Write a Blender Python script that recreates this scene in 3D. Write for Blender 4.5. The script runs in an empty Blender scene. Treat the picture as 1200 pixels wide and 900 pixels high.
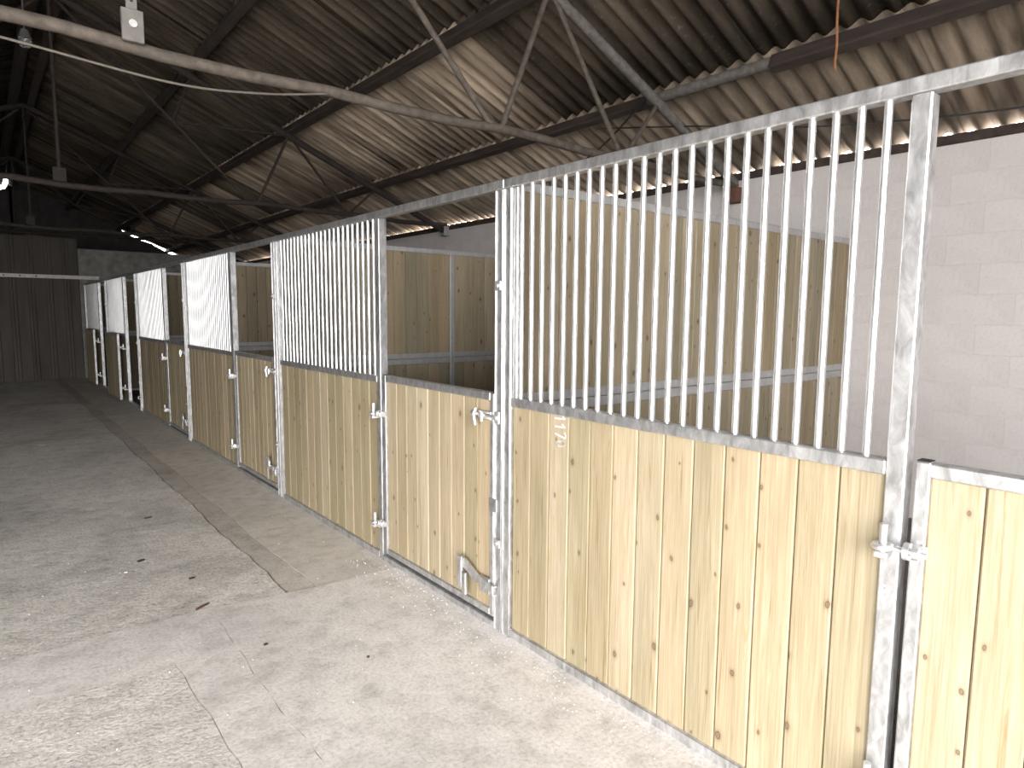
import bpy, bmesh, math, random
from mathutils import Vector, Matrix
random.seed(7)
scene = bpy.context.scene
COL = scene.collection

# ------------------------------------------------------------------ camera, world, exposure
YAW, PITCH, ROLL, FPX, CAMH = 0.68528, -0.10768, 0.0073, 761.4, 1.588
f_ = Vector((math.sin(YAW)*math.cos(PITCH), math.cos(YAW)*math.cos(PITCH), math.sin(PITCH)))
r_ = Vector((math.cos(YAW), -math.sin(YAW), 0))
u_ = r_.cross(f_)
cr, sr = math.cos(ROLL), math.sin(ROLL)
rx, ux = cr*r_ + sr*u_, -sr*r_ + cr*u_
cam_d = bpy.data.cameras.new('camera')
cam_d.sensor_width = 36.0
cam_d.lens = FPX/1200*36.0
cam_d.clip_start = 0.05
cam = bpy.data.objects.new('camera', cam_d)
COL.objects.link(cam)
m = Matrix((rx, ux, -f_)).transposed().to_4x4()
m.translation = Vector((0, 0, CAMH))
cam.matrix_world = m
scene.camera = cam

world = bpy.data.worlds.new('world')
scene.world = world
world.use_nodes = True
bg = world.node_tree.nodes['Background']
bg.inputs['Color'].default_value = (1.0, 0.98, 0.97, 1)      # bright overcast sky
bg.inputs['Strength'].default_value = 6.0
vs = scene.view_settings
vs.view_transform = 'Standard'
vs.look = 'None'
vs.gamma = 1.0
vs.use_curve_mapping = False
vs.exposure = 2.0

# a portal in the open end of the barn: gives off nothing itself, only guides sky sampling
OPEN_Y, OPEN_Z, OPEN_X = -3.4, 4.9, 0.7
pd = bpy.data.lights.new('open_end_portal', 'AREA')
pd.shape = 'RECTANGLE'; pd.size = OPEN_X+4.13; pd.size_y = OPEN_Z
pd.cycles.is_portal = True
po = bpy.data.objects.new('open_end_portal', pd)
COL.objects.link(po)
po.location = ((OPEN_X-4.13)/2, OPEN_Y, OPEN_Z/2)
po.rotation_euler = (math.radians(90), 0, 0)
SIDE_Y0, SIDE_Y1, SIDE_Z = -2.8, 0.2, 2.8          # wide side doorway in the left wall
pd2 = bpy.data.lights.new('side_door_portal', 'AREA')
pd2.shape = 'RECTANGLE'; pd2.size = SIDE_Y1-SIDE_Y0; pd2.size_y = SIDE_Z
pd2.cycles.is_portal = True
po2 = bpy.data.objects.new('side_door_portal', pd2)
COL.objects.link(po2)
po2.location = (-4.13, (SIDE_Y0+SIDE_Y1)/2, SIDE_Z/2)
po2.rotation_euler = (math.radians(90), 0, math.radians(-90))

# ------------------------------------------------------------------ measures (metres)
FX = 1.93                      # aisle face of the stable fronts
WX = 5.63                      # inner face of right wall
XR = 0.75                      # ridge
LX = 2*XR - WX                 # left wall
SL = 0.42                      # roof slope
Z0 = 2.99                      # sheet mean height above right wall face
HT = 2.21                      # top of the fronts
YD = [2.43, 5.50, 8.62, 11.72, 14.85, 18.0]
YH = [0.69, 3.69, 6.74, 9.80, 12.9, 15.9]
YB = -0.60                     # near end of row
FARY, GABY = 18.3, 22.0
def zroof(x):
    return Z0 + SL*(WX - x) if x >= XR else Z0 + SL*(x - LX)

# ------------------------------------------------------------------ materials
def mat(name):
    mt = bpy.data.materials.new(name); mt.use_nodes = True
    nt = mt.node_tree
    return mt, nt, nt.nodes['Principled BSDF']
def N(nt, t, **kw):
    n = nt.nodes.new(t)
    for k, v in kw.items():
        if k in n.inputs: n.inputs[k].default_value = v
        else: setattr(n, k, v)
    return n
def ramp(nt, fac, stops):
    r = nt.nodes.new('ShaderNodeValToRGB')
    e = r.color_ramp.elements
    while len(e) > 1: e.remove(e[-1])
    e[0].position = stops[0][0]; e[0].color = (*stops[0][1], 1)
    for p, c in stops[1:]:
        x = e.new(p); x.color = (*c, 1)
    nt.links.new(fac, r.inputs[0])
    return r.outputs[0]
def mix(nt, fac, a, b, mode='MIX'):
    n = nt.nodes.new('ShaderNodeMix'); n.data_type = 'RGBA'; n.blend_type = mode
    for s, v in ((0, fac), (6, a), (7, b)):
        if hasattr(v, 'is_output'): nt.links.new(v, n.inputs[s])
        elif s == 0: n.inputs[0].default_value = v
        else: n.inputs[s].default_value = (*v, 1)
    return n.outputs[2]
def coords(nt, scale=(1, 1, 1), rnd=True):
    tc = nt.nodes.new('ShaderNodeTexCoord')
    mp = nt.nodes.new('ShaderNodeMapping'); mp.inputs['Scale'].default_value = scale
    src = tc.outputs['Object']
    if rnd:
        oi = nt.nodes.new('ShaderNodeObjectInfo')
        mm = N(nt, 'ShaderNodeMath', operation='MULTIPLY'); mm.inputs[1].default_value = 37.0
        nt.links.new(oi.outputs['Random'], mm.inputs[0])
        ad = N(nt, 'ShaderNodeVectorMath', operation='ADD')
        nt.links.new(src, ad.inputs[0]); nt.links.new(mm.outputs[0], ad.inputs[1])
        src = ad.outputs[0]
    nt.links.new(src, mp.inputs[0])
    return mp.outputs[0]
def noise(nt, vec, scale, detail=4, rough=.55, dist=0):
    n = N(nt, 'ShaderNodeTexNoise'); n.inputs['Scale'].default_value = scale
    n.inputs['Detail'].default_value = detail; n.inputs['Roughness'].default_value = rough
    n.inputs['Distortion'].default_value = dist
    nt.links.new(vec, n.inputs['Vector'])
    return n.outputs['Fac']
def bump(nt, bs, h, strength, dist=.01):
    b = N(nt, 'ShaderNodeBump'); b.inputs['Strength'].default_value = strength; b.inputs['Distance'].default_value = dist
    nt.links.new(h, b.inputs['Height']); nt.links.new(b.outputs[0], bs.inputs['Normal'])

def wood_mat(name, cols, knots=1.0):
    mt, nt, bs = mat(name)
    oi = nt.nodes.new('ShaderNodeObjectInfo')
    g = coords(nt, (24, 24, .9))
    n1 = noise(nt, g, 1.5, 5, .6, 1.6)
    n2 = noise(nt, coords(nt, (110, 110, 2.2)), 1.5, 3)
    n4 = noise(nt, coords(nt, (7, 7, .7)), 1.0, 3)
    base = ramp(nt, oi.outputs['Random'], [(i/(len(cols)-1), c) for i, c in enumerate(cols)])
    fac = ramp(nt, n1, [(.34, (0, 0, 0)), (.5, (.35, .35, .35)), (.56, (.1, .1, .1)), (.72, (1, 1, 1))])
    dark = mix(nt, 1.0, base, (.66, .56, .42), 'MULTIPLY')
    c = mix(nt, fac, base, dark)
    c = mix(nt, .8, c, ramp(nt, n2, [(.35, (.78, .75, .70)), (.6, (1, 1, 1))]), 'MULTIPLY')
    c = mix(nt, .7, c, ramp(nt, n4, [(.35, (.76, .75, .70)), (.62, (1.08, 1.05, 1.04))]), 'MULTIPLY')
    # knots: small dark ovals with a softer halo, laid out over the board face
    kv = coords(nt, (.0, 7.2, 4.6))
    nz = N(nt, 'ShaderNodeTexNoise'); nz.inputs['Scale'].default_value = 3.0
    nt.links.new(kv, nz.inputs['Vector'])
    va = N(nt, 'ShaderNodeVectorMath', operation='SCALE'); va.inputs['Scale'].default_value = .10
    nt.links.new(nz.outputs['Color'], va.inputs[0])
    vb = N(nt, 'ShaderNodeVectorMath', operation='ADD'); nt.links.new(kv, vb.inputs[0]); nt.links.new(va.outputs[0], vb.inputs[1])
    v = N(nt, 'ShaderNodeTexVoronoi'); v.voronoi_dimensions = '2D'; v.inputs['Scale'].default_value = 1.0
    sx = N(nt, 'ShaderNodeSeparateXYZ'); cx = N(nt, 'ShaderNodeCombineXYZ')
    nt.links.new(vb.outputs[0], sx.inputs[0]); nt.links.new(sx.outputs[1], cx.inputs[0]); nt.links.new(sx.outputs[2], cx.inputs[1])
    nt.links.new(cx.outputs[0], v.inputs['Vector'])
    sel = N(nt, 'ShaderNodeSeparateColor'); nt.links.new(v.outputs['Color'], sel.inputs[0])
    # each knot its own size
    sz = N(nt, 'ShaderNodeMapRange'); sz.inputs[3].default_value = 1.05; sz.inputs[4].default_value = 3.6
    nt.links.new(sel.outputs[1], sz.inputs[0])
    dm = N(nt, 'ShaderNodeMath', operation='MULTIPLY'); nt.links.new(v.outputs['Distance'], dm.inputs[0]); nt.links.new(sz.outputs[0], dm.inputs[1])
    kr = ramp(nt, dm.outputs[0], [(.0, (.75, .75, .75)), (.045, (.6, .6, .6)), (.065, (1, 1, 1)), (.088, (.38, .38, .38)), (.15, (.10, .10, .10)), (.24, (0, 0, 0))])
    th = N(nt, 'ShaderNodeMath', operation='GREATER_THAN'); th.inputs[1].default_value = .36
    nt.links.new(sel.outputs[0], th.inputs[0])
    km = N(nt, 'ShaderNodeMath', operation='MULTIPLY'); nt.links.new(kr, km.inputs[0]); nt.links.new(th.outputs[0], km.inputs[1])
    km2 = N(nt, 'ShaderNodeMath', operation='MULTIPLY'); nt.links.new(km.outputs[0], km2.inputs[0]); km2.inputs[1].default_value = .95*knots
    c = mix(nt, km2.outputs[0], c, (.085, .045, .025))
    nt.links.new(c, bs.inputs['Base Color'])
    bs.inputs['Roughness'].default_value = .72
    bs.inputs['Specular IOR Level'].default_value = .25
    bump(nt, bs, n1, .15, .004)
    return mt
M = {}
M['wood'] = wood_mat('pine_boards', [(0.470, 0.408, 0.300), (0.394, 0.339, 0.235), (0.343, 0.307, 0.208), (0.445, 0.371, 0.260), (0.369, 0.326, 0.228), (0.484, 0.428, 0.319)])
M['wood_in'] = wood_mat('partition_pine', [(0.364, 0.321, 0.243), (0.309, 0.266, 0.192), (0.275, 0.255, 0.192), (0.330, 0.271, 0.186), (0.364, 0.332, 0.260)], 1.15)  # same pine as the fronts: weathering plus bay shade put into the colour

def galv(name, lo, hi, rough, metal=.9):
    mt, nt, bs = mat(name)
    v = coords(nt, (1, 1, .45))
    a = noise(nt, v, 28, 4, .65, .6)
    b = noise(nt, v, 6, 3)
    c = ramp(nt, a, [(.3, (lo,)*3), (.7, (hi, hi, hi*1.01))])
    c = mix(nt, .5, c, ramp(nt, b, [(.35, (.78, .79, .80)), (.6, (1, 1, 1))]), 'MULTIPLY')
    nt.links.new(c, bs.inputs['Base Color'])
    bs.inputs['Metallic'].default_value = metal
    r = N(nt, 'ShaderNodeMapRange'); r.inputs[3].default_value = rough-.08; r.inputs[4].default_value = rough+.12
    nt.links.new(a, r.inputs[0]); nt.links.new(r.outputs[0], bs.inputs['Roughness'])
    bump(nt, bs, a, .06, .003)
    return mt
M['galv'] = galv('galvanised_steel', .40, .80, .40, .85)
M['bar'] = galv('bright_galvanised_bar', .84, .96, .37, .92)
M['zinc'] = galv('bright_zinc_fitting', .70, .86, .34, .8)
M['galv_dull'] = galv('dull_galvanised_rail', .42, .56, .55, .6)

def plain(name, col, rough=.8, var=.25, scale=12, metal=0, stretch=(1, 1, 1), bmp=.1):
    mt, nt, bs = mat(name)
    v = coords(nt, stretch)
    n = noise(nt, v, scale, 5, .6)
    d = tuple(max(0, c*(1-var)) for c in col); l = tuple(min(1, c*(1+var)) for c in col)
    nt.links.new(ramp(nt, n, [(.3, d), (.7, l)]), bs.inputs['Base Color'])
    bs.inputs['Roughness'].default_value = rough; bs.inputs['Metallic'].default_value = metal
    if bmp: bump(nt, bs, n, bmp, .006)
    return mt
M['dusty_steel'] = plain('dusty_pale_steel', (.085, .070, .057), .8, .4, 22)
M['dark_steel'] = plain('dark_rusty_steel', (.030, .022, .019), .85, .4, 25)
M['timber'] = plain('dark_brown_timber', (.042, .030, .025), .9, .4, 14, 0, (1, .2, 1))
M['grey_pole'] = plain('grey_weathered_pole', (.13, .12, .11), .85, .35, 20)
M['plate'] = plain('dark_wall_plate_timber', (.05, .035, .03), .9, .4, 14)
M['chalk'] = plain('white_chalk', (.85, .85, .84), .95, .08, 80)
M['dull_zinc'] = plain('dull_zinc_strap', (.15, .14, .13), .6, .2, 14, .3)
M['rust'] = plain('rust_brown', (.13, .06, .04), .9, .3, 30)
M['black'] = plain('black_tube_end', (.02, .02, .022), .7, .2, 30)
M['cable'] = plain('grey_cable', (.11, .095, .08), .7, .15, 30)
M['rope'] = plain('brown_baler_twine', (.30, .13, .06), .9, .3, 60)
M['lampbody'] = plain('grey_lamp_body', (.12, .12, .12), .5, .2, 20)
M['chip'] = plain('dark_wood_chip', (.05, .04, .035), .9, .3, 60)
M['crumb'] = plain('pale_grit', (.55, .53, .50), .95, .2, 60)
M['leaf'] = plain('tan_splinter', (.42, .33, .21), .9, .2, 60)
mt, nt, bs = mat('lamp_glass'); bs.inputs['Base Color'].default_value = (.9, .92, .92, 1); bs.inputs['Roughness'].default_value = .05
bs.inputs['Transmission Weight'].default_value = .9; M['glass'] = mt

# roof sheets: object colour sets how clean or sooty each sheet is
mt, nt, bs = mat('fibre_cement_sheet')
oi = nt.nodes.new('ShaderNodeObjectInfo')
v = coords(nt, (.35, 2.0, 1)); n1 = noise(nt, v, 3.0, 6, .62)
v2 = coords(nt, (1, 1, 1)); n2 = noise(nt, v2, 26, 4, .7)
n3 = noise(nt, coords(nt, (.25, 6.85, 1)), 1.6, 3, .6)
c = mix(nt, 1.0, oi.outputs['Color'], ramp(nt, n1, [(.30, (.40, .38, .35)), (.52, (.95, .95, .95)), (.70, (1.6, 1.56, 1.5))]), 'MULTIPLY')
c = mix(nt, .6, c, ramp(nt, n3, [(.3, (.55, .53, .5)), (.65, (1.2, 1.2, 1.18))]), 'MULTIPLY')
spk = ramp(nt, n2, [(.60, (0, 0, 0)), (.72, (1, 1, 1))])
sm = N(nt, 'ShaderNodeMath', operation='MULTIPLY'); nt.links.new(spk, sm.inputs[0]); sm.inputs[1].default_value = .35
c = mix(nt, sm.outputs[0], c, (.30, .27, .21))
nt.links.new(c, bs.inputs['Base Color']); bs.inputs['Roughness'].default_value = .92
bs.inputs['Specular IOR Level'].default_value = .15
bump(nt, bs, n2, .15, .006)
M['sheet'] = mt

def concrete(name, base, rough_amt, stain=.5, fleck=.3, scale=1.0):
    mt, nt, bs = mat(name)
    v = coords(nt, (1, 1, 1), rnd=False)
    big = noise(nt, v, .9*scale, 5, .6, .4)
    mid = noise(nt, v, 7*scale, 6, .65)
    fine = noise(nt, v, 60*scale, 4, .7)
    k = ramp(nt, big, [(.30, (1-.42*stain,)*3), (.5, (1-.08*stain,)*3), (.68, (1.08, 1.075, 1.06))])
    c = mix(nt, 1.0, base, k, 'MULTIPLY')
    c = mix(nt, .7, c, ramp(nt, mid, [(.32, (.66, .65, .63)), (.5, (.98, .98, .98)), (.72, (1.12, 1.12, 1.12))]), 'MULTIPLY')
    c = mix(nt, fleck, c, ramp(nt, fine, [(.33, (.55, .54, .52)), (.5, (1, 1, 1)), (.7, (1.2, 1.2, 1.2))]), 'MULTIPLY')
    nt.links.new(c, bs.inputs['Base Color']); bs.inputs['Roughness'].default_value = .88
    bs.inputs['Specular IOR Level'].default_value = .2
    ad = N(nt, 'ShaderNodeMath', operation='ADD')
    ml = N(nt, 'ShaderNodeMath', operation='MULTIPLY'); ml.inputs[1].default_value = .35
    nt.links.new(fine, ml.inputs[0]); nt.links.new(mid, ad.inputs[0]); nt.links.new(ml.outputs[0], ad.inputs[1])
    bump(nt, bs, ad.outputs[0], rough_amt, .012)
    return mt
M['conc_rough'] = concrete('rough_worn_concrete', (.66, .63, .59), .9, .8, .85)
M['conc_smooth'] = concrete('smooth_concrete', (.66, .63, .60), .35, .5, .5)
M['conc_apron'] = concrete('buff_apron_concrete', (.60, .56, .505), .2, .4, .35, 1.3)
M['conc_gutter'] = concrete('dirty_gutter_concrete', (.52, .48, .435), .4, .6, .5)
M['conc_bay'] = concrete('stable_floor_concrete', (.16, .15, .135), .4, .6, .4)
M['yard'] = concrete('yard_concrete', (.32, .31, .295), .4, .3, .3)

mt, nt, bs = mat('painted_block')
v = coords(nt, (1, 1, 1), rnd=False)
a = noise(nt, v, 4, 5, .6); b = noise(nt, v, 45, 4, .7)
c = ramp(nt, a, [(.3, (.56, .52, .51)), (.6, (.62, .585, .575))])
c = mix(nt, .35, c, ramp(nt, b, [(.3, (.7, .68, .66)), (.5, (1, 1, 1))]), 'MULTIPLY')
nt.links.new(c, bs.inputs['Base Color']); bs.inputs['Roughness'].default_value = .85
bump(nt, bs, b, .35, .006)
M['block'] = mt
M['bare_block'] = plain('bare_grey_block', (.22, .21, .195), .9, .3, 6)
M['pale_paint'] = plain('pale_painted_rail', (.62, .60, .56), .6, .15, 10)
M['far_sheet'] = plain('dull_far_cladding', (.075, .066, .056), .8, .3, 3, 0, (1, 1, .15))
M['far_dark'] = plain('dark_gable_cladding', (.045, .04, .04), .85, .3, 4)
M['left_dark'] = plain('dark_left_wall', (.16, .15, .14), .9, .3, 4)

# ------------------------------------------------------------------ mesh helpers
class MB:
    def __init__(s): s.v = []; s.f = []; s.sm = []
    def add(s, vs, fs, smooth=False):
        o = len(s.v); s.v += [tuple(p) for p in vs]
        s.f += [tuple(i+o for i in f) for f in fs]; s.sm += [smooth]*len(fs)
        return s
    def box(s, a, b, ch=0.0):
        (x0, y0, z0), (x1, y1, z1) = a, b
        if ch <= 0:
            vs = [(x, y, z) for z in (z0, z1) for y in (y0, y1) for x in (x0, x1)]
            return s.add(vs, [(0, 2, 3, 1), (4, 5, 7, 6), (0, 1, 5, 4), (2, 6, 7, 3), (0, 4, 6, 2), (1, 3, 7, 5)])
        bm = bmesh.new()
        bmesh.ops.create_cube(bm, size=1)
        for q in bm.verts:
            q.co = Vector(((x0+x1)/2+q.co.x*(x1-x0), (y0+y1)/2+q.co.y*(y1-y0), (z0+z1)/2+q.co.z*(z1-z0)))
        bmesh.ops.bevel(bm, geom=bm.edges[:], offset=ch, segments=1, affect='EDGES')
        bm.verts.index_update()
        s.add([q.co[:] for q in bm.verts], [[q.index for q in f.verts] for f in bm.faces]); bm.free()
        return s
    def prism(s, poly, ax, a, b):
        # poly of (p,q) in the two other axes (in xyz order), extruded along ax from a to b
        def P(p, q, t):
            return {'x': (t, p, q), 'y': (p, t, q), 'z': (p, q, t)}[ax]
        n = len(poly)
        vs = [P(p, q, a) for p, q in poly] + [P(p, q, b) for p, q in poly]
        fs = [tuple(range(n)), tuple(range(2*n-1, n-1, -1))]
        fs += [(i, i+n, (i+1) % n+n, (i+1) % n) for i in range(n)]
        return s.add(vs, fs)
    def tube(s, pts, r, n=10, caps=True):
        pts = [Vector(p) for p in pts]
        rr = r if isinstance(r, (list, tuple)) else [r]*len(pts)
        vs = []; up = None
        for i, p in enumerate(pts):
            t = (pts[min(i+1, len(pts)-1)] - pts[max(i-1, 0)]).normalized()
            if up is None:
                up = Vector((0, 0, 1)) if abs(t.z) < .9 else Vector((1, 0, 0))
            a = t.cross(up).normalized(); b = a.cross(t).normalized(); up = b
            for k in range(n):
                w = 2*math.pi*k/n
                vs.append(p + rr[i]*(math.cos(w)*a + math.sin(w)*b))
        fs = []
        for i in range(len(pts)-1):
            for k in range(n):
                fs.append((i*n+k, i*n+(k+1) % n, (i+1)*n+(k+1) % n, (i+1)*n+k))
        s.add(vs, fs, True)
        if caps:
            s.add(vs[:n], [tuple(range(n-1, -1, -1))]); s.add(vs[-n:], [tuple(range(n))])
        return s
    def ring(s, c, R, r, axis='z', n=16, m=8):
        vs = []; c = Vector(c)
        for i in range(n):
            w = 2*math.pi*i/n
            for k in range(m):
                q = 2*math.pi*k/m
                p = ((R+r*math.cos(q))*math.cos(w), (R+r*math.cos(q))*math.sin(w), r*math.sin(q))
                if axis == 'x': p = (p[2], p[0], p[1])
                if axis == 'y': p = (p[0], p[2], p[1])
                vs.append(c + Vector(p))
        fs = [(i*m+k, ((i+1) % n)*m+k, ((i+1) % n)*m+(k+1) % m, i*m+(k+1) % m) for i in range(n) for k in range(m)]
        return s.add(vs, fs, True)
    def mesh(s, name, material):
        me = bpy.data.meshes.new(name); me.from_pydata(s.v, [], s.f)
        me.polygons.foreach_set('use_smooth', s.sm)
        me.materials.append(material)
        bm = bmesh.new(); bm.from_mesh(me); bmesh.ops.recalc_face_normals(bm, faces=bm.faces[:]); bm.to_mesh(me); bm.free()
        return me
    def build(s, name, material, parent=None, loc=(0, 0, 0)):
        return put(name, s.mesh(name, material), parent, loc)
def put(name, me, parent=None, loc=(0, 0, 0), rot=None):
    o = bpy.data.objects.new(name, me); COL.objects.link(o)
    o.location = loc
    if rot: o.rotation_euler = rot
    if parent: o.parent = parent
    return o
def tag(o, label, cat, group=None):
    o['label'] = label; o['category'] = cat
    if group: o['group'] = group
    return o
def thing(name, loc, label, cat, group=None, rotz=0):
    o = bpy.data.objects.new(name, None); COL.objects.link(o)
    o.location = loc; o.rotation_euler = (0, 0, rotz); o.empty_display_size = .2
    return tag(o, label, cat, group)
def struct(o): o['kind'] = 'structure'; return o
def struct_empty(name):
    o = bpy.data.objects.new(name, None); COL.objects.link(o); return struct(o)

# ------------------------------------------------------------------ floor
floor = struct_empty('floor')
def wob(x, y):
    return (.010*math.sin(x*9.1+y*3.7)+.006*math.sin(x*23+y*17), .010*math.sin(y*8.3+x*5.1)+.006*math.sin(y*21-x*13))
def slab(name, poly, z, material, thick=.06, wobble=True):
    pts = []
    for i in range(len(poly)):
        a = Vector(poly[i]); b = Vector(poly[(i+1) % len(poly)])
        n = max(1, min(120, int((b-a).length/.12))) if wobble else 1
        for k in range(n):
            p = a.lerp(b, k/n)
            w = wob(p.x, p.y) if wobble else (0, 0)
            pts.append((p.x+w[0], p.y+w[1]))
    return MB().prism(pts, 'z', z-thick, z).build(name, material, floor)
g = .0015
slab('concrete_slab', [(LX, 3.70), (.80, 3.62), (1.26, 3.55), (1.27-g, FARY), (LX, FARY)], -.0025, M['conc_rough'])
slab('gutter_channel', [(1.27+g, 3.56), (1.42-g, 3.54), (1.42-g, FARY), (1.27+g, FARY)], -.0045, M['conc_gutter'])
slab('apron_slab', [(1.42+g, 3.54), (1.97, 3.495), (1.97, FARY), (1.42+g, FARY)], -.002, M['conc_apron'])
slab('concrete_slab', [(.853, OPEN_Y), (1.97, OPEN_Y), (1.97, 3.49), (1.42, 3.538), (.853, 3.618)], .000, M['conc_smooth'])
slab('concrete_slab', [(LX, 3.212), (.60, 3.112), (.851, 3.092), (.851, 3.618), (LX, 3.698)], -.001, M['conc_smooth'])
slab('concrete_slab', [(LX, OPEN_Y), (.62, OPEN_Y), (.60, 3.11), (LX, 3.21)], .000, M['conc_rough'])
slab('patch_slab', [(.623, OPEN_Y), (.851, OPEN_Y), (.851, 3.09), (.603, 3.11)], -.0005, M['conc_smooth'])
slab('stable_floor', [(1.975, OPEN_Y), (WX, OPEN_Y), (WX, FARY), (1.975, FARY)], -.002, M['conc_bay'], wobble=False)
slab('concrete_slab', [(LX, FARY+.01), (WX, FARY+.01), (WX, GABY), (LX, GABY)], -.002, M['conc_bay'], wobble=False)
slab('sub_base', [(LX-.3, OPEN_Y), (WX+.3, OPEN_Y), (WX+.3, GABY+.2), (LX-.3, GABY+.2)], -.018, M['conc_gutter'], .1, wobble=False)
yard = MB().box((-40, -45, -.12), (40, OPEN_Y-.02, -.02)).build('yard_ground', M['yard']); struct(yard)
field = MB().box((WX+.32, OPEN_Y, -.12), (45, 60, -.03)).build('yard_ground', M['yard']); struct(field)
field = MB().box((-45, OPEN_Y, -.12), (LX-.32, 60, -.03)).build('yard_ground', M['yard']); struct(field)
field = MB().box((LX-.31, GABY+.21, -.12), (WX+.31, 60, -.03)).build('yard_ground', M['yard']); struct(field)

# ------------------------------------------------------------------ right wall, of painted blocks
wall = struct_empty('wall_right')
WT = 2.85
MB().box((WX+.0015, OPEN_Y, 0), (WX+.20, GABY, WT)).build('mortar_core', M['block'], wall)
CH, BL = .2195, .450
bme = MB().box((0, .0008, .0008), (.05, BL-.0008, CH-.0008), .002).mesh('block', M['block'])
bhalf = MB().box((0, .004, .004), (.05, BL/2-.004, CH-.004), .004).mesh('block', M['block'])
rest = MB(); cnt = 0
ncourse = int(WT/CH)
for c in range(ncourse+1):
    z = WT - (c+1)*CH
    if z < -.1: continue
    y = OPEN_Y - (BL/2 if c % 2 else 0)
    while y < GABY - BL:
        vis = (-.3 < y < 3.2) or (3.2 <= y < 12.5 and z > 1.95)
        if vis and cnt < 298:
            put('block', bme, wall, (WX-random.uniform(0, .0015), y, z)); cnt += 1
        else:
            rest.box((WX, y+.004, max(0, z+.004)), (WX+.05, y+BL-.004, z+CH-.004))
        y += BL
o = rest.build('block_courses', M['block'], wall); o['kind'] = 'stuff'
pl = MB().box((WX-.02, OPEN_Y, WT), (WX+.09, GABY, WT+.07), .008).build('trim_wall_plate', M['plate']); struct(pl)
wl = MB().box((LX-.2, OPEN_Y, 0), (LX, SIDE_Y0, WT+.07)).box((LX-.2, SIDE_Y1, 0), (LX, GABY, WT+.07)).box((LX-.2, SIDE_Y0, SIDE_Z), (LX, SIDE_Y1, WT+.07)).build('wall_left', M['left_dark']); struct(wl)

# ------------------------------------------------------------------ roof of corrugated sheets
roof = struct_empty('ceiling')
PITCH_C = .146; AMP = .026
def sheet_mesh(L):
    # local x: down the slope (0..L), y: along the building, z: normal
    nseg = 8; ncor = 7.25
    n = int(ncor*nseg)
    top, bot = [], []
    for i in range(n+1):
        yy = i*PITCH_C/nseg
        zz = AMP*math.cos(2*math.pi*i/nseg)
        top.append((yy, zz+.0035)); bot.append((yy, zz-.0035))
    mb = MB(); vs = []
    for x in (0, L):
        for yy, zz in top: vs.append((x, yy, zz))
        for yy, zz in bot: vs.append((x, yy, zz))
    k = n+1; fs = []
    for i in range(n):
        fs.append((i, i+1, 2*k+i+1, 2*k+i)); fs.append((k+i, 3*k+i, 3*k+i+1, k+i+1))
        fs.append((i, k+i, k+i+1, i+1)); fs.append((2*k+i, 2*k+i+1, 3*k+i+1, 3*k+i))
    fs.append((0, 2*k, 3*k, k)); fs.append((n, k+n, 3*k+n, 2*k+n))
    mb.add(vs, fs, True)
    return mb.mesh('roof_sheet', M['sheet'])
rows = [(XR+.02, 2.07), (2.07, 3.24), (3.24, 4.50), (4.50, WX+.11)]
slope = math.atan(SL); cs = math.cos(slope)
SHW = PITCH_C*7
def sheet_col(row, y, side):
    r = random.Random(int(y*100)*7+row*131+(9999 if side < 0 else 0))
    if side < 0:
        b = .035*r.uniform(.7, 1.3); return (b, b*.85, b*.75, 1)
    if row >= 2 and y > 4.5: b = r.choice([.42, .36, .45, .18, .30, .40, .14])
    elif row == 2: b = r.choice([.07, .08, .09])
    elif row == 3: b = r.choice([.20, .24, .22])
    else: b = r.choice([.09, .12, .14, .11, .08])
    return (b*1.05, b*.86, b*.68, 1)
for side in (1, -1):
    for ri, (xa, xb) in enumerate(rows):
        lap = .10 if ri < 3 else 0
        L = (xb-xa+lap)/cs
        me = sheet_mesh(L)
        lift = .010*(3-ri)
        yy = OPEN_Y; j = 0
        while yy < GABY-.05:
            zl = lift + (.004 if j % 2 else -.003)
            if side > 0:
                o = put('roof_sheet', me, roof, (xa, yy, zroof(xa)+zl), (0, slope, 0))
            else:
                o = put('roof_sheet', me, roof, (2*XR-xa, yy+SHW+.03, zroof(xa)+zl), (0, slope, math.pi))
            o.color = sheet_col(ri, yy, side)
            yy += SHW; j += 1
# ridge cap
rc = MB()
zc = zroof(XR)+.05
rc.prism([(XR-.22, zc-.22*SL), (XR, zc+.02), (XR+.22, zc-.22*SL), (XR+.22, zc-.22*SL+.012), (XR, zc+.034), (XR-.22, zc-.22*SL+.012)], 'y', OPEN_Y, GABY+.03)
o = rc.build('ridge_cap', M['far_dark'], roof)

# ------------------------------------------------------------------ gable and far walls
gab = struct_empty('wall_gable')
def under(x): return zroof(x) - .035
cols_ = []
x = LX
xs = []
while x < WX-.05:
    xs.append(x); x += .33
xs.append(WX)
for a, b in zip(xs[:-1], xs[1:]):
    if a < XR < b: parts_ = [(a, .60), (.605, XR-.001), (XR+.001, .855), (.86, b)]
    else: parts_ = [(a, b)]
    for p, q in parts_:
        def top(x):
            t = zroof(x)+.03
            if 3.25 < x < 5.1: t -= .065 + (.03 + .06*(x-3.25)/1.85)*(1 if int(x*3.1) % 4 else .2)
            if .60 < x < .76: t -= .30
            return t
        MB().prism([(p-.01, 0), (q+.01, 0), (q+.01, top(q)), (p-.01, top(p))], 'y', GABY+(.012 if len(cols_) % 2 else 0), GABY+.02).build('gable_sheet', M['far_dark'], gab); cols_.append(1)
# near end: unseen wall beside the opening, sized to cut daylight on the bays
struct(MB().prism([(OPEN_X, 0), (WX+.1, 0), (WX+.1, under(WX)), (OPEN_X, under(OPEN_X))], 'y', OPEN_Y, OPEN_Y+.15).build('wall_near', M['bare_block']))
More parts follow.
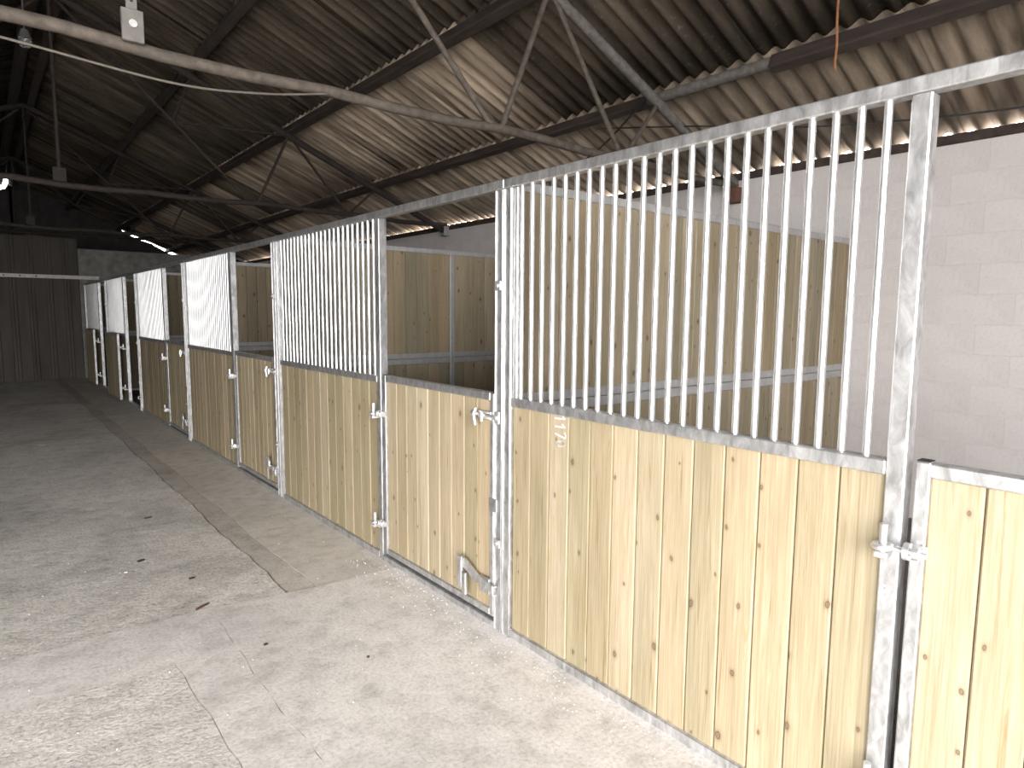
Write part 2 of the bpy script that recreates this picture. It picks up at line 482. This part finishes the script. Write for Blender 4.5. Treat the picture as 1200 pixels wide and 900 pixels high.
# inner far wall: tall cladding to the left, block wall to the right
far = struct_empty('wall_far')
x = LX; i = 0
SWD = .335
while x < 1.86-.05:
    w = min(SWD, 1.86-x)
    mb = MB()
    mb.prism([(x+.003, FARY+.03), (x+.003, FARY), (x+.05, FARY-.0), (x+.065, FARY-.028), (x+.115, FARY-.028), (x+.13, FARY), (x+w-.003, FARY), (x+w-.003, FARY+.03)], 'z', .0, 3.24 + (.03 if i % 3 == 0 else 0))
    mb.build('cladding_sheet', M['far_sheet'], far); x += w; i += 1
MB().box((1.87, FARY, 0), (WX, FARY+.15, 3.02)).build('end_wall', M['bare_block'], far)
rl = thing('steel_rail', (LX, FARY-.16, 2.31), 'pale punched steel rail across the far cladding wall', 'rail')
MB().prism([(-.0, 0), (.05, 0), (.05, .01), (.01, .01), (.01, .07), (.05, .07), (.05, .08), (0, .08)], 'x', 0, 2.25-LX).build('channel', M['pale_paint'], rl)
bm_ = MB().tube([(0, -.012, 0), (0, .002, 0)], .016, 8).mesh('hole_disc', M['black'])  # dark discs stand in for the punched holes of the rail
for i in range(18): put('hole_disc', bm_, rl, (.25+.29*i, 0, .04))
for xx in (.3, 3.2, 5.6): MB().box((xx, .05, .0), (xx+.06, .16, .08)).build('bracket', M['dark_steel'], rl)

# ------------------------------------------------------------------ purlins
def purlin(x, y0, y1, material, r, label, group, kind='square'):
    z = zroof(x) - AMP - .012 - r
    mb = MB()
    if kind == 'square':
        mb.box((-r*.85, 0, -r), (r*.85, y1-y0, r), .012)
    else:
        mb.tube([(0, 0, 0), (0, y1-y0, 0)], r, 12)
    o = mb.build('roof_purlin', material, None, (x, y0, z))
    o.rotation_euler = (0, slope if x > XR else -slope, 0)
    return tag(o, label, 'purlin', group)
names = {2.07: 'purlin highest on the stable side', 3.24: 'middle purlin of the stable side', 4.50: 'lowest purlin above the stable wall'}
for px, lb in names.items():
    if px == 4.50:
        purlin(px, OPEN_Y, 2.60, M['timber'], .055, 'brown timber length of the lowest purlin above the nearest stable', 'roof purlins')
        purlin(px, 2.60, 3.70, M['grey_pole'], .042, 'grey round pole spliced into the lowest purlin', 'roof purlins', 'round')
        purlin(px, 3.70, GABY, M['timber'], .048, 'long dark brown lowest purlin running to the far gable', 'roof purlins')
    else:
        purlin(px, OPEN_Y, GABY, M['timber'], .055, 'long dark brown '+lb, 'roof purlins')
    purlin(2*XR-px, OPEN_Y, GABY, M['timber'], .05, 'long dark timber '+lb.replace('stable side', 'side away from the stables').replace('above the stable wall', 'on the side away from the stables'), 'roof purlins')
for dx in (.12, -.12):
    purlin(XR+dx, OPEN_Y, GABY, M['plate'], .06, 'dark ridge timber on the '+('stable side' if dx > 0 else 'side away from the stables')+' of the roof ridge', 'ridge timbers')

# ------------------------------------------------------------------ trusses
def truss(y, material, rt, rr, label, pale=False, zt=2.86):
    t = thing('roof_truss', (XR, y, zt), label, 'truss', 'roof trusses')
    D = AMP+.012+.11+rr
    def R(x): return Vector((x-XR, 0, zroof(XR+abs(x-XR)) - D - zt))
    def tube(name, a, b, r, mm=None, pts=None):
        return MB().tube(pts or [a, b], r, 10).build(name, mm or material, t)
    half = WX-XR-.03
    # slightly sagging tie
    pts = [(-half+2*half*i/24, 0, .012*math.sin(i*1.9)+.01*math.cos(i*.7)) for i in range(25)]
    tube('tie_beam', None, None, rt, pts=pts)
    for s in (1, -1):
        a = R(XR+.0); b = R(WX-.05)
        e = [Vector((p.x*s, 0, p.z)) for p in (a, b)]
        tube('rafter', e[0], e[1], rr, M['grey_pole'] if pale else None)
        def S(p): return Vector((p[0]*s, 0, p[1]))
        j1, j2, j3 = R(2.07), R(3.20), R(4.42)
        k1, k2 = 2.72-XR, 4.0-XR
        rw = .017 if not pale else .02
        tube('diagonal_brace', S((a.x+.06, a.z-.08)), S((k1, 0)), rw)
        tube('diagonal_brace', S((k1+.06, 0)), S((j2.x, j2.z)), rw)
        tube('diagonal_brace', S((j2.x+.02, j2.z)), S((k2, 0)), rw)
        tube('diagonal_brace', S((k2, 0)), S((j3.x, j3.z)), rw*.9)
        # short strut and collar at the upper joint
        fr = .55
        bx_, bz_ = (a.x+.06)+(k1-a.x-.06)*fr, (a.z-.08)*(1-fr)
        tube('strut', S((j1.x, j1.z)), S((bx_, bz_)), rw*.9)
        tube('collar', S((bx_, bz_)), S((j2.x, j2.z)), rw*.9)
        # seat on the wall
        MB().box((s*(half-.02)-.05, -.06, -.16), (s*(half-.02)+.05, .06, -.02), .006).build('bearing_block', M['rust'] if pale else M['galv_dull'], t)
    if pale:
        kp = MB().box((-.022, -.05, .02), (.022, -.042, zroof(XR)-zt-D)).build('king_strap', M['dull_zinc'], t, (-.13, 0, 0))
        pb = MB().box((-.045, -.062, .0), (.045, -.04, .14), .003).build('strap_plate', M['dull_zinc'], t, (-.13, 0, 0))
        MB().tube([(0, -.072, .075), (0, -.06, .075)], .017, 14).build('bolt_head', M['galv_dull'], pb)
        MB().tube([(0, -.058, .18), (0, -.049, .18)], .007, 8).build('bolt_head', M['black'], kp)
    else:
        MB().tube([(0, 0, .0), (0, 0, zroof(XR)-zt-D)], .018, 8).build('king_rod', material, t)
        MB().box((-.06, -.02, .02), (.06, .02, .16), .004).build('gusset_plate', material, t)
    return t
truss(3.54, M['dusty_steel'], .030, .040, 'pale dusty tube truss with galvanised centre strap and hanging cable', True, 2.80)
truss(8.46, M['dark_steel'], .032, .042, 'dark steel truss bearing on the wall above the second stable', zt=2.92)
truss(13.3, M['dark_steel'], .032, .042, 'dark steel truss between the middle stables and the far cladding wall', zt=2.95)
truss(18.0, M['dark_steel'], .032, .042, 'dark steel truss right beside the far cladding wall', zt=3.30)

# ------------------------------------------------------------------ shared part meshes
BARZ0, BARZ1 = 1.192, HT-.043
bar_me = MB().tube([(0, 0, 0), (0, 0, BARZ1-BARZ0)], .0112, 12).mesh('bar', M['bar'])
def board_mesh(w, h, th=.028, material=None):
    c = .005; g = .0014
    x0, x1, y0, y1 = 0, th, g, w-g
    poly = [(x0+c, y0), (x0, y0+c), (x0, y1-c), (x0+c, y1), (x1-c, y1), (x1, y1-c), (x1, y0+c), (x1-c, y0)]
    return MB().prism(poly, 'z', 0, h).mesh('board', material or M['wood'])
def boards(parent, ya, yb, z0, z1, xoff, nb, material=None):
    w = (yb-ya)/nb
    me = board_mesh(w, z1-z0, material=material)
    for i in range(nb):
        put('board', me, parent, (xoff+random.uniform(-.0012, .0012), ya+i*w, z0))
    # dark tongue strip behind the joints
def pin_mesh():
    mb = MB()
    mb.tube([(-.038, 0, -.03), (-.038, 0, .055)], .011, 10)
    mb.box((-.055, -.018, -.040), (.002, .018, -.022), .003)
    return mb.mesh('hinge_pin', M['zinc'])
PIN = pin_mesh()
def eye_mesh():
    mb = MB()
    mb.ring((-.038, 0, -.008), .0205, .0095, 'z')
    mb.tube([(-.036, -.022, -.008), (-.030, -.105, -.008)], .0085, 8)
    mb.tube([(-.032, -.052, -.008), (-.0315, -.066, -.008)], .024, 10)
    mb.tube([(-.031, -.072, -.008), (-.0305, -.088, -.008)], .019, 6)
    mb.box((-.028, -.100, -.022), (0, -.050, .008), .003)
    return mb.mesh('eye_bolt', M['zinc'])
EYE = eye_mesh()
tube_s = .05

# ------------------------------------------------------------------ stable fronts
FL = ['nearest galvanised stable front with chalked 1170 on its pine boards',
      'galvanised stable front beside the one chalked 1170',
      'third galvanised stable front from the open barn end',
      'fourth galvanised stable front, last one whose door stays shut',
      'galvanised stable front with opened door, next to the shut ones',
      'last galvanised stable front, standing against the far cladding wall']
def stable_front(i):
    ye = YD[i]; yh = YH[i]; yj = YD[i-1] if i else YB-.02
    t = thing('stable_front', (FX, yj, 0), FL[i], 'stall front', 'stable fronts in the row')
    def B(name, y0, y1, z0, z1, x0=0, x1=.05, ch=.004, mm='galv'):
        return MB().box((x0, y0-yj, z0), (x1, y1-yj, z1), ch).build(name, M[mm], t)
    B('top_rail', yj+.002, ye-.002, HT-.043, HT, -.003, .05)
    B('jamb_post', yj+.003, yj+.060, 0, HT-.044, 0, .06)
    B('hinge_post', yh-.025, yh+.025, .0, HT-.044, 0, .055)
    B('end_post', ye-.058, ye-.003, 0, HT-.044, 0, .06)
    # raised lips that show as bright lines on the channel posts
    for yy in (ye-.058, ye-.010):
        B('post_lip', yy, yy+.004, 0, HT-.046, -.006, .0, .001)
    for yy in (yj+.004, yj+.054):
        B('post_lip', yy, yy+.004, 0, HT-.046, -.006, .0, .001)
    B('inner_stile', ye-.092, ye-.060, 1.19, HT-.044, .008, .045)
    B('mid_rail', yh+.026, ye-.059, 1.148, 1.191, -.001, .05)
    B('bottom_rail', yh+.026, ye-.059, 0, .045, -.001, .05)
    B('threshold', yj+.061, yh-.026, 0, .036, -.004, .05)
    ya, yb = yh+.028, ye-.061
    boards(t, ya-yj, yb-yj, .040, 1.152, .014, 13)
    y0, y1 = ya+.06, yb-.045
    nb = 23
    for k in range(nb):
        put('bar', bar_me, t, (.024, y0+(y1-y0)*k/(nb-1)-yj, BARZ0))
    for z in (.967, .262):
        put('hinge_pin', PIN, t, (0, yh-yj+.004, z))
    # plates that tie this front to its neighbour, and the latch keeper
    for z in (1.72, .455):
        p = B('clamp_plate', yj+.006, yj+.052, z-.022, z+.022, -.014, -.006, .002, 'zinc')
        MB().tube([(-.022, .03, z), (-.012, .03, z)], .010, 6).build('bolt_head', M['zinc'], p, (0, 0, 0))
    kp = MB().box((-.016, .012, 1.055), (-.006, .050, 1.115), .002)
    kp.tube([(-.03, .030, 1.085), (-.014, .030, 1.085)], .011, 10)
    kp.build('latch_keeper', M['zinc'], t)
    MB().tube([(-.012, .03, .23), (-.035, .03, .235), (-.035, .03, .19), (-.012, .03, .185)], .006, 8).build('kick_keeper', M['zinc'], t)
    return t
fronts = [stable_front(i) for i in range(6)]

# chalk marks
def strokes(parent, lines, name, fn, w=.0045):
    mb = MB()
    for ln in lines:
        pts = [fn(*p) for p in ln]
        for a, b in zip(pts[:-1], pts[1:]):
            a = Vector(a); b = Vector(b); d = (b-a)
            if d.length < 1e-6: continue
            d.normalize(); n = Vector((0, -d.z, d.y))*w/2; e = d*w*.35
            q = [a-e+n, a-e-n, b+e-n, b+e+n]
            vs = [tuple(p) for p in q]+[(p.x-.001, p.y, p.z) for p in q]
            mb.add(vs, [(0, 1, 2, 3), (7, 6, 5, 4), (0, 4, 5, 1), (1, 5, 6, 2), (2, 6, 7, 3), (3, 7, 4, 0)])
    return mb.build(name, M['chalk'], parent)
oval = [(.5+.34*math.cos(a*math.pi/8+.3), .45+.42*math.sin(a*math.pi/8)) for a in range(17)]
digits = [[(0.05, .75), (.35, 1), (.45, 0)]], [[(.05, .7), (.4, 1), (.45, 0)]], [[(0, .95), (.35, 1.02), (.75, .98), (.35, .0)]], [oval]
lines = []
for k, dg in enumerate(digits):
    for ln in dg:
        lines.append([(k*.036+u*.034, vv*.062) for u, vv in ln])
def chalk_fn(u, v_):
    return (.0120, 2.072-(YB-.02) - v_ - u*.05, 1.147 - u)
strokes(fronts[0], lines, 'chalk_number', chalk_fn, .006)
bl = [[(.1, 0), (.1, 1)], [(.1, 1), (.55, .95), (.6, .7), (.15, .52), (.65, .4), (.65, .1), (.1, 0)]]
strokes(fronts[0], [[(u*.03, v_*.035) for u, v_ in l] for l in bl], 'chalk_letter', lambda u, v_: (-.0005, .705-(YB-.02)-u, .80+v_), .004)

# ------------------------------------------------------------------ doors (origin on the hinge pin axis)
DL = ['pine stable door nearest the barn opening, beside the post chalked B',
      'shut pine stable door directly beside the front chalked 1170, hooked kick latch',
      'shut pine door of the third stable from the open barn end',
      'shut pine door of the fourth stable from the open barn end',
      'stable door folded back open against the fifth stable front',
      'stable door folded back open beside the far cladding wall']
def door(i, ang=0):
    yh = YH[i]; yj = (YD[i-1] if i else YB-.02)
    W_ = yh-.025 - (yj+.060) - .035
    t = thing('stable_door', (FX-.038, yh+.004, 0), DL[i], 'stable door', 'stable doors in the row', rotz=ang)
    ox, oy = .038, -.004-.025-.024          # front face offset, hinge-side edge
    def B(name, y0, y1, z0, z1, x0=0, x1=.042, ch=.004, mm='galv', parent=None):
        return MB().box((ox+x0, oy-y1, z0), (ox+x1, oy-y0, z1), ch).build(name, M[mm], t)
    ZB, ZT = .052, 1.203
    s1 = B('hinge_stile', 0, .036, ZB, ZT)
    MB().box((ox+.002, oy-.034, ZT), (ox+.040, oy-.002, ZT+.002)).build('tube_end', M['black'], s1)
    B('latch_stile', W_-.032, W_, ZB, ZT-.004)
    B('top_rail', .0365, W_-.0325, ZT-.042, ZT-.002)
    B('bottom_rail', .0365, W_-.0325, ZB, ZB+.038)
    boards(t, oy-W_+.030, oy-.034, ZB+.034, ZT-.038, ox+.012, 9)
    for z in (.967, .262):
        put('eye_bolt', EYE, t, (ox, 0.0, z))
    # top bolt latch
    zl = 1.087
    lt = MB()
    ye = oy-W_
    lt.tube([(ox-.020, ye+.13, zl), (ox-.020, ye-.035, zl)], .0085, 8)
    lt.box((ox-.012, ye+.01, zl-.020), (ox-.0, ye+.115, zl+.020), .003)
    lt.build('bolt_latch', M['zinc'], t)
    hb = MB()
    hb.tube([(ox-.024, ye+.118, zl+.03), (ox-.036, ye+.122, zl), (ox-.030, ye+.112, zl-.055)], .010, 8)
    hb.tube([(ox-.030, ye+.06, zl+.012), (ox-.034, ye+.055, zl-.03)], .009, 8)
    hb.tube([(ox-.022, ye+.128, zl), (ox-.022, ye+.145, zl)], .018, 10)
    hb.build('latch_handle', M['zinc'], t)
    # stop plate halfway down
    MB().box((ox-.006, ye-.030, .605), (ox-.0, ye+.030, .672), .002).build('stop_plate', M['galv'], t)
    # kick-over latch near the foot
    zk = .215
    kl = MB()
    kl.box((ox-.012, ye+.02, zk-.05), (ox, ye+.10, zk+.035), .003)
    kl.build('kick_plate', M['galv'], t)
    ka = MB()
    if i <= 1:
        ka.prism([(ye-.020, zk-.02), (ye+.12, zk-.005), (ye+.24, zk+.045), (ye+.24, zk+.085), (ye+.215, zk+.088), (ye+.10, zk+.035), (ye-.020, zk+.012)], 'x', ox-.026, ox-.014)
        ka.box((ox-.040, ye+.225, zk-.075), (ox-.024, ye+.265, zk+.10), .004)
        ka.box((ox-.042, ye+.185, zk-.10), (ox-.026, ye+.222, zk+.02), .004)
    else:
        ka.tube([(ox-.040, ye+.16, zk+.05), (ox-.026, ye+.16, zk+.05)], .052, 16)
        ka.box((ox-.034, ye+.02, zk-.0), (ox-.020, ye+.15, zk+.035), .003)
        ka.box((ox-.036, ye+.150, zk-.10), (ox-.026, ye+.172, zk+.02), .003)
    ka.build('kick_lever', M['galv' if i <= 1 else 'zinc'], t)
    return t
for i in range(4): door(i)
door(4, -math.radians(178)); door(5, -math.radians(178))

# ------------------------------------------------------------------ partitions between the stables
PL = ['pine board partition behind the front chalked 1170',
      'pine board partition between the second and third stables',
      'pine board partition between the third and fourth stables',
      'pine board partition between the fourth and fifth stables',
      'pine board partition between the two stables with open doors',
      'pine board partition beside the far cladding wall']
def partition(i):
    y = YD[i]
    t = thing('stable_partition', (FX+.065, y, 0), PL[i], 'partition', 'partitions between the stables')
    L = WX-.045-(FX+.065)
    def B(name, x0, x1, z0, z1, d=.022, ch=.004):
        return MB().box((x0, -d, z0), (x1, d, z1), ch).build(name, M['galv_dull'], t)
    B('top_rail', 0, L, 2.165, 2.21)
    xm = 1.70
    B('middle_post', xm-.025, xm+.025, 0, 2.164, .026)
    B('end_post', 0, .034, 0, 2.164); B('end_post', L-.034, L, 0, 2.164)
    for a, b in ((.035, xm-.026), (xm+.026, L-.035)):
        B('mid_rail', a, b, 1.150, 1.200); B('mid_rail', a, b, 1.093, 1.147); B('bottom_rail', a, b, .0, .045)
        nb = round((b-a)/.131); w = (b-a)/nb
        for z0, z1 in ((.040, 1.096), (1.196, 2.168)):
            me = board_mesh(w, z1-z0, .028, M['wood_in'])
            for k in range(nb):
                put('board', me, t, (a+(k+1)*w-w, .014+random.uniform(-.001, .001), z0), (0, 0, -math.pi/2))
    return t
for i in range(6): partition(i)

# ------------------------------------------------------------------ cables, rope, lamp
def cable(name, pts, r, mm, label, cat, sub=10):
    P = [Vector(p) for p in pts]; out = []
    for i in range(len(P)-1):
        p0 = P[max(0, i-1)]; p1 = P[i]; p2 = P[i+1]; p3 = P[min(len(P)-1, i+2)]
        for k in range(sub):
            t = k/sub
            out.append(.5*((2*p1)+(p2-p0)*t+(2*p0-5*p1+4*p2-p3)*t*t+(3*p1-p0-3*p2+p3)*t**3))
    out.append(P[-1])
    b = out[0].copy()
    o = MB().tube([q-b for q in out], r, 6).build(name, M[mm], None, b)
    return tag(o, label, cat)
cable('slack_cable', [(-1.6, 3.5, 2.83), (-.6, 3.5, 2.74), (.15, 3.5, 2.70), (.78, 3.5, 2.66), (1.2, 3.5, 2.70), (1.55, 3.51, 2.775)], .006, 'cable', 'thin slack cable looped below the pale dusty truss', 'cable')
cable('hanging_twine', [(4.19, 2.0, 3.56), (4.185, 2.0, 3.4), (4.20, 2.0, 3.25), (4.19, 2.0, 3.13), (4.21, 2.0, 3.10)], .008, 'rope', 'short brown twine hanging from the roof over the nearest stable', 'twine')
cable('black_cable', [(4.55, 4.35, 3.30), (4.75, 3.4, 3.16), (5.0, 2.6, 3.03), (5.25, 1.6, 2.95), (5.4, .6, 2.92)], .007, 'black', 'thin black cable strung under the eave sheets of the nearest stable', 'cable')
cable('brace_wire', [(4.35, 3.60, 3.36), (4.75, 4.6, 3.14), (5.05, 5.8, 3.02), (5.3, 6.8, 2.95)], .008, 'black', 'thin dark brace wire slanting under the roof from the pale truss', 'wire')
lamp = thing('pendant_lamp', (.53, 8.40, 4.20), 'small glass pendant lamp hanging near the roof ridge', 'lamp')
MB().tube([(0, 0, .18), (0, 0, .48)], .008, 6).build('stem', M['lampbody'], lamp)
MB().tube([(0, 0, .10), (0, 0, .18)], [.06, .03], 14).build('cap', M['lampbody'], lamp)
MB().tube([(0, 0, .0), (0, 0, .02), (0, 0, .06), (0, 0, .10)], [.02, .05, .06, .055], 14).build('glass_jar', M['glass'], lamp)

# ------------------------------------------------------------------ litter on the floor
def chip(x, y, l, w, a, mm, label, nm='wood_chip', cat='wood chip', grp=None):
    mb = MB().prism([(-l/2, -w/2), (l*.3, -w*.6), (l/2, 0), (l*.2, w/2), (-l*.4, w*.45)], 'z', 0, .004)
    o = mb.build(nm, M[mm], None, (x, y, .0005)); o.rotation_euler = (0, 0, a)
    return tag(o, label, cat, grp)
chip(.915, 5.55, .06, .022, .2, 'chip', 'dark wood chip lying out on the rough aisle concrete')
chip(.706, 4.60, .05, .03, .5, 'chip', 'broad dark scrap lying on the rough aisle concrete', 'scrap', 'scrap')
chip(.89, 4.10, .035, .022, .1, 'chip', 'small dark scrap near the edge of the rough slab', 'scrap', 'scrap')
chip(.84, 3.66, .10, .018, .55, 'rust', 'long curled splinter on the joint between slabs', 'splinter', 'splinter')
chip(.97, 3.04, .022, .016, .3, 'chip', 'small dark crumb on the smooth slab', 'crumb', 'crumb')
chip(1.30, 2.63, .016, .012, 1.3, 'chip', 'tiny dark fleck on the smooth slab near the stable front', 'crumb', 'crumb')
chip(.60, 4.45, .03, .02, 1.3, 'crumb', 'small pale pebble on the rough aisle slab', 'pebble', 'pebble')
chip(.49, 9.4, .06, .05, .3, 'crumb', 'pale pebble far down the aisle', 'pebble', 'pebble')
gr = MB(); rnd = random.Random(3)
for k in range(420):
    if k < 260: x, y = FX-.02-abs(rnd.gauss(0, .12)), rnd.uniform(1.0, 3.9)
    else: x, y = rnd.uniform(-.2, 1.8), rnd.uniform(1.3, 5.0)
    s = rnd.uniform(.0015, .0045)
    gr.add([(x-s, y, 0), (x, y-s, 0), (x+s, y, 0), (x, y+s, 0), (x, y, s*1.3)], [(0, 1, 4), (1, 2, 4), (2, 3, 4), (3, 0, 4), (3, 2, 1, 0)])
o = gr.build('grit', M['crumb'], None, (0, 0, .0005)); o['kind'] = 'stuff'; tag(o, 'pale grit and sawdust crumbs scattered along the stable fronts', 'grit')
